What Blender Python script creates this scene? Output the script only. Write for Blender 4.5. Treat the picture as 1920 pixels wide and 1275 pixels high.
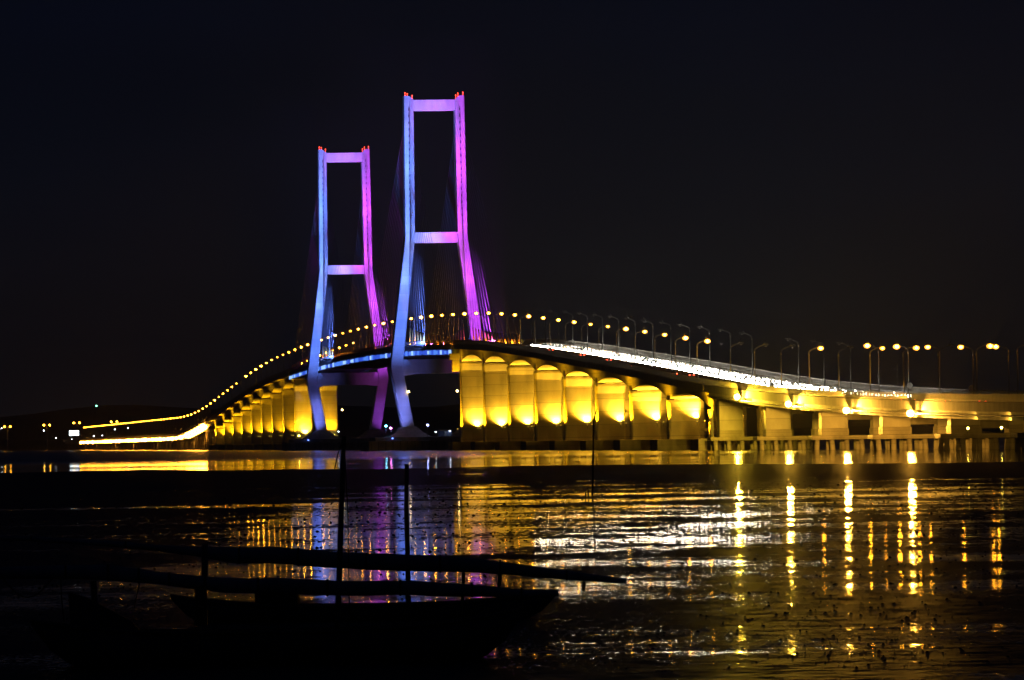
import bpy, math, random
from mathutils import Vector, Matrix
random.seed(7)
S = bpy.context.scene
for o in list(bpy.data.objects): bpy.data.objects.remove(o)
COL = S.collection
R = math.radians

# ------------------------------------------------------------------ camera
F = 11000.0; CH = 4.2; HZ = 822.0; PHI = 0.017
cam = bpy.data.cameras.new('camera'); co = bpy.data.objects.new('camera', cam); COL.objects.link(co)
cam.sensor_width = 36; cam.sensor_fit = 'HORIZONTAL'; cam.lens = F/1920*36
cam.shift_y = (HZ-637.5)/1920; cam.clip_start = 1; cam.clip_end = 40000
co.location = (0, 0, CH); co.rotation_euler = (R(90), PHI, 0)
S.camera = co
S.render.resolution_x = 1024; S.render.resolution_y = 680
S.render.engine = 'CYCLES'
S.view_settings.view_transform = 'Standard'; S.view_settings.look = 'None'
S.view_settings.exposure = 0; S.view_settings.gamma = 1

# ------------------------------------------------------------------ night sky
w = bpy.data.worlds.new('World'); S.world = w; w.use_nodes = True
nt = w.node_tree; nt.nodes.clear()
out = nt.nodes.new('ShaderNodeOutputWorld'); bg = nt.nodes.new('ShaderNodeBackground')
tc = nt.nodes.new('ShaderNodeTexCoord'); sp = nt.nodes.new('ShaderNodeSeparateXYZ')
rp = nt.nodes.new('ShaderNodeValToRGB'); mr = nt.nodes.new('ShaderNodeMapRange')
nt.links.new(tc.outputs['Generated'], sp.inputs[0]); nt.links.new(sp.outputs['Z'], mr.inputs['Value'])
mr.inputs['From Min'].default_value = -0.01; mr.inputs['From Max'].default_value = 0.10
nt.links.new(mr.outputs[0], rp.inputs[0])
e = rp.color_ramp.elements
e[0].position = 0.0; e[0].color = (0.0040, 0.0036, 0.0040, 1)
e[1].position = 1.0; e[1].color = (0.0008, 0.0018, 0.0062, 1)
for p_, c_ in ((0.2, (0.0034, 0.0036, 0.0052, 1)), (0.45, (0.0022, 0.0029, 0.0058, 1)), (0.75, (0.0012, 0.0022, 0.0066, 1))):
    k_ = rp.color_ramp.elements.new(p_); k_.color = c_
cl = nt.nodes.new('ShaderNodeTexNoise'); cl.inputs['Scale'].default_value = 9; cl.inputs['Detail'].default_value = 3
cm = nt.nodes.new('ShaderNodeMapping'); cm.inputs['Scale'].default_value = (1, 1, 4)
nt.links.new(tc.outputs['Generated'], cm.inputs[0]); nt.links.new(cm.outputs[0], cl.inputs['Vector'])
cr = nt.nodes.new('ShaderNodeMapRange'); cr.inputs['To Min'].default_value = 0.7; cr.inputs['To Max'].default_value = 1.3
nt.links.new(cl.outputs['Fac'], cr.inputs['Value'])
nt.links.new(rp.outputs[0], bg.inputs['Color']); nt.links.new(cr.outputs[0], bg.inputs['Strength'])
nt.links.new(bg.outputs[0], out.inputs[0])

# ------------------------------------------------------------------ helpers
def tag(o, label=None, cat=None, group=None, kind=None):
    if label: o['label'] = label
    if cat: o['category'] = cat
    if group: o['group'] = group
    if kind: o['kind'] = kind
    return o
def empty(name, loc, rz=0.0, label=None, cat=None, group=None):
    o = bpy.data.objects.new(name, None); COL.objects.link(o); o.empty_display_size = 1
    o.location = loc; o.rotation_euler = (0, 0, rz)
    return tag(o, label, cat, group)
def copy_tree(o, parent=None):
    c = o.copy(); COL.objects.link(c); c.parent = parent
    for ch in o.children: copy_tree(ch, c)
    return c

class MB:
    def __init__(s): s.v = []; s.f = []; s.sm = []
    def add(s, vs, fs, smooth=False):
        b = len(s.v); s.v += [tuple(p) for p in vs]
        s.f += [tuple(b+i for i in f) for f in fs]; s.sm += [smooth]*len(fs); return s
    def box(s, x0, x1, y0, y1, z0, z1):
        vs = [(x0,y0,z0),(x1,y0,z0),(x1,y1,z0),(x0,y1,z0),(x0,y0,z1),(x1,y0,z1),(x1,y1,z1),(x0,y1,z1)]
        return s.add(vs, [(0,3,2,1),(4,5,6,7),(0,1,5,4),(1,2,6,5),(2,3,7,6),(3,0,4,7)])
    def loft(s, rings, caps=True, smooth=False):
        n = len(rings[0]); vs = [p for r in rings for p in r]; fs = []
        for i in range(len(rings)-1):
            for j in range(n):
                k = (j+1) % n
                fs.append((i*n+j, i*n+k, (i+1)*n+k, (i+1)*n+j))
        s.add(vs, fs, smooth)
        if caps:
            b = len(s.v)-len(vs)
            s.f.append(tuple(b+j for j in reversed(range(n)))); s.sm.append(False)
            s.f.append(tuple(b+(len(rings)-1)*n+j for j in range(n))); s.sm.append(False)
        return s
    def tube(s, pts, rad, n=8, smooth=True):
        pts = [Vector(p) for p in pts]
        if not hasattr(rad, '__len__'): rad = [rad]*len(pts)
        rings = []
        for i, p in enumerate(pts):
            d = (pts[min(i+1, len(pts)-1)]-pts[max(i-1, 0)]).normalized()
            up = Vector((0,0,1)) if abs(d.z) < .9 else Vector((0,1,0))
            a = d.cross(up).normalized(); b = d.cross(a).normalized()
            r = rad[i]; r = r if hasattr(r, '__len__') else (r, r)
            rings.append([p + a*math.cos(t)*r[0] + b*math.sin(t)*r[1] for t in [2*math.pi*j/n for j in range(n)]])
        return s.loft(rings, True, smooth)
    def ball(s, c, rx, ry=None, rz=None, n=8, m=5):
        ry = ry or rx; rz = rz or rx; rings = []
        for i in range(m+1):
            t = math.pi*(i+.12)/(m+.24)
            rings.append([(c[0]+rx*math.sin(t)*math.cos(2*math.pi*j/n), c[1]+ry*math.sin(t)*math.sin(2*math.pi*j/n), c[2]-rz*math.cos(t)) for j in range(n)])
        return s.loft(rings, True, True)
    def build(s, name, mat, parent=None, bevel=0):
        me = bpy.data.meshes.new(name); me.from_pydata(s.v, [], s.f)
        me.polygons.foreach_set('use_smooth', s.sm); me.materials.append(mat); me.update()
        o = bpy.data.objects.new(name, me); COL.objects.link(o)
        if parent: o.parent = parent
        if bevel:
            b = o.modifiers.new('bevel', 'BEVEL'); b.width = bevel; b.segments = 2; b.limit_method = 'ANGLE'
        return o

# ------------------------------------------------------------------ materials
def mat(name, col, rough=0.8, spec=0.3, metal=0.0, var=0.0, scale=0.3, bands=0.0, bump=0.0, line=.68):
    m = bpy.data.materials.new(name); m.use_nodes = True; n = m.node_tree; b = n.nodes['Principled BSDF']
    b.inputs['Base Color'].default_value = (*col, 1); b.inputs['Roughness'].default_value = rough
    b.inputs['Specular IOR Level'].default_value = spec; b.inputs['Metallic'].default_value = metal
    if var or bands:
        t = n.nodes.new('ShaderNodeTexCoord'); src = None
        nz = n.nodes.new('ShaderNodeTexNoise'); nz.inputs['Scale'].default_value = scale; nz.inputs['Detail'].default_value = 6
        mp = n.nodes.new('ShaderNodeMapping'); mp.inputs['Scale'].default_value = (1, 1, 0.35)   # streaks run down the walls
        n.links.new(t.outputs['Object'], mp.inputs[0]); n.links.new(mp.outputs[0], nz.inputs['Vector'])
        r_ = n.nodes.new('ShaderNodeMapRange'); r_.inputs['From Min'].default_value = .3; r_.inputs['From Max'].default_value = .7
        r_.inputs['To Min'].default_value = 1-var; r_.inputs['To Max'].default_value = 1+var*.5
        n.links.new(nz.outputs['Fac'], r_.inputs['Value']); src = r_.outputs[0]
        if bands:
            sx = n.nodes.new('ShaderNodeSeparateXYZ'); n.links.new(t.outputs['Object'], sx.inputs[0])
            mo = n.nodes.new('ShaderNodeMath'); mo.operation = 'MODULO'; mo.inputs[1].default_value = bands
            n.links.new(sx.outputs['Z'], mo.inputs[0])
            lt = n.nodes.new('ShaderNodeMath'); lt.operation = 'LESS_THAN'; lt.inputs[1].default_value = bands*.06
            n.links.new(mo.outputs[0], lt.inputs[0])
            ml = n.nodes.new('ShaderNodeMapRange'); ml.inputs['To Min'].default_value = 1; ml.inputs['To Max'].default_value = line
            n.links.new(lt.outputs[0], ml.inputs['Value'])
            # every pour a slightly different tone
            dv = n.nodes.new('ShaderNodeMath'); dv.operation = 'DIVIDE'; dv.inputs[1].default_value = bands; n.links.new(sx.outputs['Z'], dv.inputs[0])
            fl = n.nodes.new('ShaderNodeMath'); fl.operation = 'FLOOR'; n.links.new(dv.outputs[0], fl.inputs[0])
            wn = n.nodes.new('ShaderNodeTexWhiteNoise'); wn.noise_dimensions = '1D'; n.links.new(fl.outputs[0], wn.inputs['W'])
            mw = n.nodes.new('ShaderNodeMapRange'); mw.inputs['To Min'].default_value = .88; mw.inputs['To Max'].default_value = 1.08
            n.links.new(wn.outputs['Value'], mw.inputs['Value'])
            m1 = n.nodes.new('ShaderNodeMath'); m1.operation = 'MULTIPLY'; n.links.new(ml.outputs[0], m1.inputs[0]); n.links.new(mw.outputs[0], m1.inputs[1])
            m2 = n.nodes.new('ShaderNodeMath'); m2.operation = 'MULTIPLY'; n.links.new(m1.outputs[0], m2.inputs[0]); n.links.new(src, m2.inputs[1]); src = m2.outputs[0]
        mx = n.nodes.new('ShaderNodeVectorMath'); mx.operation = 'SCALE'; mx.inputs[0].default_value = col
        n.links.new(src, mx.inputs['Scale']); n.links.new(mx.outputs[0], b.inputs['Base Color'])
        if bump:
            bp = n.nodes.new('ShaderNodeBump'); bp.inputs['Strength'].default_value = bump; bp.inputs['Distance'].default_value = .05
            n.links.new(nz.outputs['Fac'], bp.inputs['Height']); n.links.new(bp.outputs[0], b.inputs['Normal'])
    return m
def emis(name, col, s):
    m = bpy.data.materials.new(name); m.use_nodes = True; b = m.node_tree.nodes['Principled BSDF']
    b.inputs['Base Color'].default_value = (.1,.1,.1,1)
    b.inputs['Emission Color'].default_value = (*col, 1); b.inputs['Emission Strength'].default_value = s
    return m
CONC = mat('concrete', (.42,.40,.37), .85, .2, var=.30, scale=.25, bands=4.0)
CONCT = mat('tower_concrete', (.5,.5,.5), .8, .2, var=.22, scale=.3, bands=3.6, line=.9)
CONCD = mat('weathered_concrete', (.26,.24,.21), .9, .15, var=.4, scale=.4, bands=1.5)
DECKM = mat('deck_concrete', (.30,.29,.27), .85, .2, var=.25, scale=.3)
ASPH = mat('asphalt', (.06,.058,.055), .75, .3, var=.2, scale=.5)
STEEL = mat('galvanised_steel', (.20,.19,.18), .6, .3, .3, var=.15, scale=2)
DKST = mat('dark_steel', (.08,.08,.085), .5, .5, .3)
LITSHEATH = mat('lamplit_sheath', (.75,.45,.12), .5, .4)  # orange lamplight on the cable feet put into the sheath colour
CABLEM = mat('cable', (.11,.10,.12), .5, .3)
BLUEP = mat('blue_girder_paint', (.25,.33,.5), .5, .4, var=.15, scale=1)
WHITE = mat('white_paint', (.8,.8,.8), .5)
SODIUM = [emis('sodium_lamp_bright', (1,.38,.014), 210), emis('sodium_lamp', (1,.38,.014), 110), emis('sodium_lamp_weak', (1,.38,.016), 55)]
HALOBOWL = emis('amber_halo_bowl', (1,.34,.035), 3.2)  # amber halo around the bulbs, put into an oversized glowing bowl
LAMPOFF = mat('lamp_glass_off', (.25,.23,.2), .2, .5)
FLOODL = emis('flood_lens', (1,.52,.06), 170)
FLOODY = emis('pier_flood_lens', (1,.72,.08), 6)
FLOODB = emis('pier_flood_lens_bright', (1,.72,.08), 80)
FLOODFAR = emis('causeway_flood_lens', (1,.38,.03), 110)
HEADL = emis('headlight_glare_lens', (1,.92,.74), 62)
TAIL = emis('tail_light_lens', (1,.06,.02), 25)
REDW = emis('red_warning_lamp', (1,.05,.02), 9)
BLULED = [emis('blue_led_%s' % k, c, s_) for k, c, s_ in (('a', (.05,.14,1), .75), ('b', (.09,.26,1), 1.05), ('c', (.30,.52,1), 1.5))]
BLUL = emis('blue_flood_lens', (.10,.20,1), 150)
MAGL = emis('magenta_flood_lens', (.75,.06,1), 200)
WHTL = emis('white_lens', (.8,.92,1), 25)
YELL = emis('yellow_lantern', (1,.7,.25), 30)
GRNL = emis('green_lantern', (.2,1,.6), 18)

# ------------------------------------------------------------------ bridge frame
TH = math.atan(0.11455); CT, ST = math.cos(TH), math.sin(TH); AX = 248.35
def W(e, Y, z=0.0):
    s = Y/CT
    return Vector((AX + e*CT - s*ST, e*ST + s*CT, z))
PROF = [(900,7.5),(1100,8.2),(1197,8.9),(1254,9.6),(1359,11.1),(1421,12.2),(1501,14.1),(1608,17.3),(1646,19),(1730,22.6),(1812,25.8),
        (1899,29),(1977,32.2),(2144,37.9),(2326,41),(2444,42.3),(2600,43),(2750,42.8),(2866,42.1),(3017,40.4),(3222,37.2),(3385,32.4),
        (3625,22.9),(3804,15.6),(3950,11.6),(4100,10.2),(6200,9.2)]
def zlin(Y):
    if Y <= PROF[0][0]: return PROF[0][1]
    for (a, za), (b, zb) in zip(PROF, PROF[1:]):
        if Y <= b: return za+(zb-za)*(Y-a)/(b-a)
    return PROF[-1][1]
def ZD(Y): return sum(zlin(Y+d)*w_ for d, w_ in ((-70,.1),(-40,.2),(0,.4),(40,.2),(70,.1)))
def light(name, kind, loc, target, power, col, size=60, blend=.8, rad=.3, parent=None):
    d = bpy.data.lights.new(name, kind); d.energy = power; d.color = col
    if kind == 'SPOT': d.spot_size = R(size); d.spot_blend = blend
    d.shadow_soft_size = rad
    o = bpy.data.objects.new(name, d); COL.objects.link(o)
    v = Vector(target)-Vector(loc); q = v.to_track_quat('-Z', 'Y')
    if parent is not None:
        o.parent = parent
        rz = parent.rotation_euler.z
        inv = (Matrix.Translation(parent.location) @ Matrix.Rotation(rz, 4, 'Z')).inverted()
        m_ = inv @ (Matrix.Translation(Vector(loc)) @ q.to_matrix().to_4x4())
        o.location = m_.to_translation(); o.rotation_euler = m_.to_euler()
    else:
        o.location = loc; o.rotation_euler = q.to_euler()
    return o

# ------------------------------------------------------------------ ground, water
def ground_mat(name, mode):
    m = bpy.data.materials.new(name); m.use_nodes = True; n = m.node_tree; n.nodes.clear(); L = n.links.new
    out = n.nodes.new('ShaderNodeOutputMaterial'); geo = n.nodes.new('ShaderNodeNewGeometry')
    def mapped(sx, sy, off=(0,0,0)):
        mp = n.nodes.new('ShaderNodeMapping'); mp.inputs['Scale'].default_value = (sx, sy, 1); mp.inputs['Location'].default_value = off
        L(geo.outputs['Position'], mp.inputs[0]); return mp.outputs[0]
    def noise(sx, sy, det=3, off=(0,0,0), out_='Fac', rough=.55):
        z = n.nodes.new('ShaderNodeTexNoise'); z.inputs['Scale'].default_value = 1; z.inputs['Detail'].default_value = det
        z.inputs['Roughness'].default_value = rough; L(mapped(sx, sy, off), z.inputs['Vector']); return z.outputs[out_]
    def math_(op, a, b=None, clamp=False):
        q = n.nodes.new('ShaderNodeMath'); q.operation = op; q.use_clamp = clamp
        for i, v in enumerate((a, b)):
            if v is None: continue
            if isinstance(v, (int, float)): q.inputs[i].default_value = v
            else: L(v, q.inputs[i])
        return q.outputs[0]
    def rng(v, a, b, c, d, smooth=False):
        q = n.nodes.new('ShaderNodeMapRange'); q.interpolation_type = 'SMOOTHSTEP' if smooth else 'LINEAR'
        L(v, q.inputs['Value'])
        for k, x in zip(('From Min','From Max','To Min','To Max'), (a,b,c,d)): q.inputs[k].default_value = x
        return q.outputs[0]
    sep = n.nodes.new('ShaderNodeSeparateXYZ'); L(geo.outputs['Position'], sep.inputs[0]); Y = sep.outputs['Y']; X = sep.outputs['X']
    def normal(slope_x, slope_y, fac):
        s = n.nodes.new('ShaderNodeSeparateColor'); L(fac, s.inputs[0])
        cx = math_('MULTIPLY', math_('SUBTRACT', s.outputs[0], .5), slope_x); cy = math_('MULTIPLY', math_('SUBTRACT', s.outputs[1], .5), slope_y)
        c = n.nodes.new('ShaderNodeCombineXYZ'); L(cx, c.inputs[0]); L(cy, c.inputs[1]); c.inputs[2].default_value = 1
        v = n.nodes.new('ShaderNodeVectorMath'); v.operation = 'NORMALIZE'; L(c.outputs[0], v.inputs[0]); return v.outputs[0]
    water = n.nodes.new('ShaderNodeBsdfPrincipled'); water.inputs['Base Color'].default_value = (.004,.006,.008,1)
    water.inputs['IOR'].default_value = 1.33
    if mode == 'channel':
        L(math_('ADD', rng(Y, 1150, 1900, .04, .24, True), rng(noise(.004,.006,3,(3,3,3)), .4,.65,-.015,.03)), water.inputs['Roughness'])
        L(normal(.002, .012, noise(.03, .02, 3, out_='Color')), water.inputs['Normal'])
        L(water.outputs[0], out.inputs[0]); return m
    # tidal flat: film of water over dark mud
    nearf = rng(Y, 150, 260, 0, 1, True)
    def blend(a_, b_):
        q = n.nodes.new('ShaderNodeMix'); q.data_type = 'RGBA'; L(nearf, q.inputs[0]); L(a_, q.inputs[6]); L(b_, q.inputs[7]); return q.outputs[2]
    slope = rng(Y, 115, 260, .085, .007, True)
    ncol = blend(noise(.28, 1.3, 5, out_='Color', rough=.7), noise(.5, .35, 4, out_='Color'))
    L(normal(.001, slope, ncol), water.inputs['Normal'])
    L(rng(Y, 100, 400, .05, .04), water.inputs['Roughness'])
    mud = n.nodes.new('ShaderNodeBsdfPrincipled'); mud.inputs['Roughness'].default_value = .42; L(normal(.10, .22, blend(noise(1.2, 2.6, 5, (4,4,1), 'Color', .7), noise(1.5, .8, 4, (4,4,1), 'Color'))), mud.inputs['Normal'])
    mud.inputs['Specular IOR Level'].default_value = .022; mud.inputs['Base Color'].default_value = (.010,.009,.008,1)
    band = noise(.012, .040, 4, rough=.6)             # long low banks
    patch = noise(.20, .085, 5, (7,3,0), rough=.65)
    fl1 = noise(6.0, 1.6, 5, (1,9,0), rough=.8); fl2 = noise(3.0, .30, 5, (1,9,0), rough=.8)
    q = n.nodes.new('ShaderNodeMix'); L(nearf, q.inputs[0]); L(fl1, q.inputs[2]); L(fl2, q.inputs[3]); fleck = q.outputs[0]
    bias = math_('ADD', rng(Y, 380, 500, 0, -.10, True), rng(Y, 500, 560, 0, -.17, True))
    left = math_('ADD', math_('MULTIPLY', math_('ADD', rng(X, -17, -9, -.08, .13, True), rng(X, -3, 2, 0, -.13, True)), rng(Y, 140, 190, 0, 1, True)), rng(Y, 135, 180, -.05, 0, True))
    near = rng(Y, 120, 175, .0, .0, True)
    v = math_('ADD', math_('MULTIPLY', band, rng(Y, 130, 300, .6, .95)), math_('MULTIPLY', patch, .70))
    v = math_('ADD', v, math_('MULTIPLY', fleck, 1.05))
    v = math_('ADD', math_('ADD', math_('ADD', v, bias), left), near)
    mask = rng(math_('SUBTRACT', v, rng(Y, 130, 300, 1.215, 1.395)), 0, .03, 0, 1)
    mix = n.nodes.new('ShaderNodeMixShader'); L(mask, mix.inputs[0]); L(mud.outputs[0], mix.inputs[1]); L(water.outputs[0], mix.inputs[2])
    L(mix.outputs[0], out.inputs[0]); return m
def sheet(name, pts, z, m):
    q = MB(); q.add([(x, y, z) for x, y in pts], [tuple(range(len(pts)))]); o = q.build(name, m); tag(o, kind='structure'); return o
sheet('water', [(-6000,430),(6000,430),(6000,6400),(-6000,6400)], 0.0, ground_mat('channel_water', 'channel'))
fm = ground_mat('wet_mud_flat', 'flat')
sheet('tidal_flat', [(-400,20),(400,20),(400,560),(-400,560)], 0.010, fm)
# raised mud bank between flat and channel
MUDB = mat('bank_mud', (.02,.017,.014), .8, .03, var=.3, scale=1)
bk = MB(); nx, ny = 160, 14; vs = []; fs = []
for i in range(nx+1):
    X = -260+520*i/nx
    tt = (X+62)/124
    y1 = 900 - 0.9*X + 26*math.sin(X*.07) + 14*math.sin(X*.19+1) if X < 0 else 905 - 1.9*X + 16*math.sin(X*.09)
    y1 = max(560, y1)
    y0 = 515 + 26*math.sin(X*.11+.6) + 14*math.sin(X*.31) + 9*math.sin(X*.83+1)
    for j in range(ny+1):
        t = j/ny; Y = y0+(y1-y0)*t
        z = -.06 + .30*min(1, 5*t, 5*(1-t)) + .035*math.sin(X*.6+Y*.05)*math.sin(Y*.09)
        vs.append((X, Y, z))
for i in range(nx):
    for j in range(ny):
        a = i*(ny+1)+j; fs.append((a, a+ny+1, a+ny+2, a+1))
bk.add(vs, fs, True); tag(bk.build('mud_bank', fm), kind='structure')
# far shore and hills
SHORE = mat('shore_ground', (.02,.02,.018), .95, .05)
def ridge(name, Y, x0, x1, hs, depth):
    q = MB(); N = 120; rings = []
    for i in range(N+1):
        t = i/N; X = x0+(x1-x0)*t
        h = hs(X)
        rings.append([(X, Y, -2), (X, Y+depth*.3, h*.8), (X, Y+depth*.6, h), (X, Y+depth, -2)])
    q.loft(rings, True, True); return tag(q.build(name, SHORE), kind='structure')
ridge('far_shore', 6150, -2600, 2600, lambda X: 9+3*math.sin(X*.021)+2*math.sin(X*.067+2)+1.2*math.sin(X*.19), 500)
ridge('hills', 8200, -3500, 3500, lambda X: 34+12*math.sin(X*.0021+1)+8*math.sin(X*.0073)+4*math.sin(X*.019+1)+ (26 if X < -250 else 26*math.exp(-((X+250)/500)**2)), 1800)

# mud clumps on the flat (uncountable)
cl_ = MB()
for i in range(7000):
    Y = 104*math.exp(random.random()*math.log(520/104)); X = random.uniform(-.095, .095)*Y
    r_ = random.choice((.012,.018,.025,.04))*random.uniform(.7,1.5)*(Y/120)**.8; h = r_*random.uniform(.35,.8)
    a0 = random.uniform(0, 6.28)
    pts = [(X+r_*random.uniform(.6,1.3)*math.cos(a0+k*1.257), Y+r_*random.uniform(.6,1.3)*math.sin(a0+k*1.257), 0.0) for k in range(5)]
    pts.append((X+random.uniform(-.3,.3)*r_, Y+random.uniform(-.3,.3)*r_, .01+h))
    cl_.add(pts, [(k, (k+1) % 5, 5) for k in range(5)])
tag(cl_.build('mud_clumps', MUDB), 'scattered dark mud clumps and weed standing out of the wet tidal flat', 'mud clumps', kind='stuff')

# ------------------------------------------------------------------ decks
def deck_thing(name, label, Y0, Y1, step, rail_step, style):
    zr = 0
    t = empty(name, W(0, Y0, zr), TH, label, 'bridge deck')
    n = max(2, int(round((Y1-Y0)/step))); Ys = [Y0+(Y1-Y0)*i/n for i in range(n+1)]
    def prof(sec, nm, m, flip=False):
        q = MB(); rings = []
        for Y in Ys:
            z = ZD(Y); rings.append([(e_, (Y-Y0)/CT, z+dz) for e_, dz in (sec(Y) if callable(sec) else sec)])
        q.loft(rings); return q.build(nm, m, t)
    prof([(-14.1,-1.0),(14.1,-1.0),(14.1,0),(-14.1,0)], 'deck_slab', DECKM)
    prof([(-13.7,0.004),(-13.7,.06),(13.7,.06),(13.7,0.004)], 'road_surface', ASPH)
    # parapets and inner barriers
    for s_ in (-1, 1):
        prof([(s_*14.1-.01,.0),(s_*14.1-.3*s_,.0),(s_*14.1-.3*s_,.95),(s_*14.1,.95)], 'parapet', DECKM)
        prof([(s_*10.6,.06),(s_*10.6-.35,.06),(s_*10.6-.2,.9),(s_*10.6,.9)], 'lane_barrier', DECKM)
    prof([(-.35,.06),(.35,.06),(.12,.9),(-.12,.9)], 'median_barrier', DECKM)
    for s_ in (-1, 1):
        q = MB(); k = int((Y1-Y0)/rail_step)
        for i in range(k+1):
            Y = Y0+i*rail_step; z = ZD(Y); y = (Y-Y0)/CT; w_ = .09 if i % 4 else .16
            q.box(s_*13.95-.07, s_*13.95+.07, y-w_, y+w_, z+.95, z+(2.55 if i % 4 else 2.75))
        for hz_ in (1.25, 2.5):
            rings = []
            for Y in Ys:
                z = ZD(Y)+hz_; y = (Y-Y0)/CT
                rings.append([(s_*13.95-.05,y,z-.06),(s_*13.95+.05,y,z-.06),(s_*13.95+.05,y,z+.06),(s_*13.95-.05,y,z+.06)])
            q.loft(rings)
        q.build('railing', STEEL, t)
    return t, prof
NEARP = [2240-80*k for k in range(9)]          # approach piers, near side
FARP = [3058+81*k for k in range(9)]
def haunch(piers):
    P = sorted(piers)
    def sec(Y, e0, e1):
        a = max([p for p in P if p <= Y+1e-6] or [P[0]]); b = min([p for p in P if p > a] or [a+80])
        u = (Y-a)/(b-a); d = 2.0+3.0*abs(2*u-1)**2.2
        return [(e0,-1.004),(e0+.5,-1-d),(e1-.5,-1-d),(e1,-1.004)]
    return sec
t, prof = deck_thing('approach_viaduct', 'haunched concrete approach viaduct on tall yellow lit piers right of the nearest cable tower', 1592, 2240, 5, 1.3, 'box')
hs = haunch(NEARP)
prof(lambda Y: hs(Y, -11.4, -2.0), 'box_girder', CONC); prof(lambda Y: hs(Y, 2.0, 11.4), 'box_girder', CONC)
t, prof = deck_thing('approach_viaduct', 'haunched concrete approach viaduct descending left behind the farther cable tower', 3058, 3714, 6, 2.6, 'box')
hf = haunch(FARP)
prof(lambda Y: hf(Y, -11.4, -2.0), 'box_girder', CONC); prof(lambda Y: hf(Y, 2.0, 11.4), 'box_girder', CONC)
t, prof = deck_thing('causeway_deck', 'low concrete causeway deck on piles at the right edge of the photo', 1050, 1590, 12, 1.0, 'beam')
for e0 in (-12.2, -8.4, -4.6, 3.0, 6.8, 10.6):
    prof([(e0-.7,-1.004),(e0-.7,-2.7),(e0+.7,-2.7),(e0+.7,-1.004)], 'beam', CONC)
q = MB(); q.tube([((-14.6), (Y-1050)/CT, ZD(Y)-1.8) for Y in range(1055, 1590, 15)], .22, 8); q.build('service_pipe', STEEL, t)
t, prof = deck_thing('causeway_deck', 'long low causeway deck running to the far shore at the left', 3716, 6160, 30, 6, 'beam')
for e0 in (-11, -5, 5, 11): prof([(e0-.8,-1.004),(e0-.8,-2.6),(e0+.8,-2.6),(e0+.8,-1.004)], 'beam', CONC)
MD, prof = deck_thing('cable_stayed_deck', 'arched main deck between the two cable towers with a glowing blue edge', 2242, 3056, 12, 2.0, 'steel')
for s_ in (-1, 1):
    prof([(s_*13.6,-1.004),(s_*13.6,-3.1),(s_*12.9,-3.3),(s_*12.3,-3.1),(s_*12.3,-1.004)], 'edge_girder', BLUEP)
q = MB()
for Y in range(2250, 3056, 12):
    y = (Y-2242)/CT; z = ZD(Y); q.box(-12.3, 12.3, y-.2, y+.2, z-2.8, z-1.004)
q.build('floor_beams', DKST, MD)
for i in range(99):
    Y = 2248+8.16*i; z = ZD(Y)-2.15; y = (Y-2242)/CT; h_ = random.uniform(.6, 1.0); z2 = ZD(Y+7.2)-2.15
    q = MB(); q.loft([[(-13.95,yy,zz-h_),(-13.72,yy,zz-h_),(-13.72,yy,zz+h_),(-13.95,yy,zz+h_)] for yy, zz in ((y,z),(y+7.3,z2))])
    q.build('led_light', BLULED[random.choices((0,1,2), (4,4,2))[0]], MD)

# ------------------------------------------------------------------ piers
YEL = (1, .46, .004)
def flood(name, e_, Y, z, tgt, power, col, size, lensm, label, group, r_=.28, blend=.6, up=False, rad=.25, seg=8):
    t = empty(name, W(e_, Y, z), TH, label, 'floodlight', group)
    q = MB(); q.box(-r_*.95, r_*.95, -.05, .45, r_*.05, r_*1.75 if not up else r_*1.2); q.build('housing', DKST, t)
    q = MB(); q.tube([(0,.1,-.9),(0,.1,-r_*.2)], .07, 6); q.build('bracket', DKST, t)
    q = MB(); q.ball((0, .2, r_*1.45) if up else (0, -.18-r_*.5, r_*.9), r_*.8 if up else r_, .2 if up else r_*.6, r_*.2 if up else r_*.95, seg, seg//2+1); q.build('lens', lensm, t)
    if power: light('flood_beam', 'SPOT', W(e_, Y, z+r_) + Vector((0,-.9,.3)), tgt, power, col, size, blend, rad, t)
    return t
def make_pier(Y, label, group, kind):
    zt = ZD(Y)-6.03; t = empty('bridge_pier', W(0, Y, 0), TH, label, 'pier', group)
    for s_ in (-1, 1):
        c = s_*6.7; h = 4.5
        q = MB()
        rings = []
        for z, hw, dp in ((3.2,4.5,2.6),(8.0,4.5,2.6),(zt-3,4.5,2.3),(zt-.6,4.7,2.9),(zt,4.7,2.9)):
            b = .5
            rings.append([(c-hw+b,-dp,z),(c+hw-b,-dp,z),(c+hw,-dp+b,z),(c+hw,dp-b,z),(c+hw-b,dp,z),(c-hw+b,dp,z),(c-hw,dp-b,z),(c-hw,-dp+b,z)])
        q.loft(rings); q.build('pier_wall', CONC, t)
        for bx in (-2.6, 2.6): q = MB(); q.box(c+bx-1, c+bx+1, -1, 1, zt+.004, zt+.12); q.build('bearing', DKST, t)
    q = MB(); q.box(-15.5, 15.5, -7.5, 7.5, -.6, 3.2); q.build('pile_cap', CONCD, t, .15)
    q = MB(); q.box(-1.9, 1.9, -.5, .5, zt-9, zt-8.2); q.build('tie_beam', CONC, t)
    return t
ordw = ['first','second','third','fourth','fifth','sixth','seventh','eighth','ninth']
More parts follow.
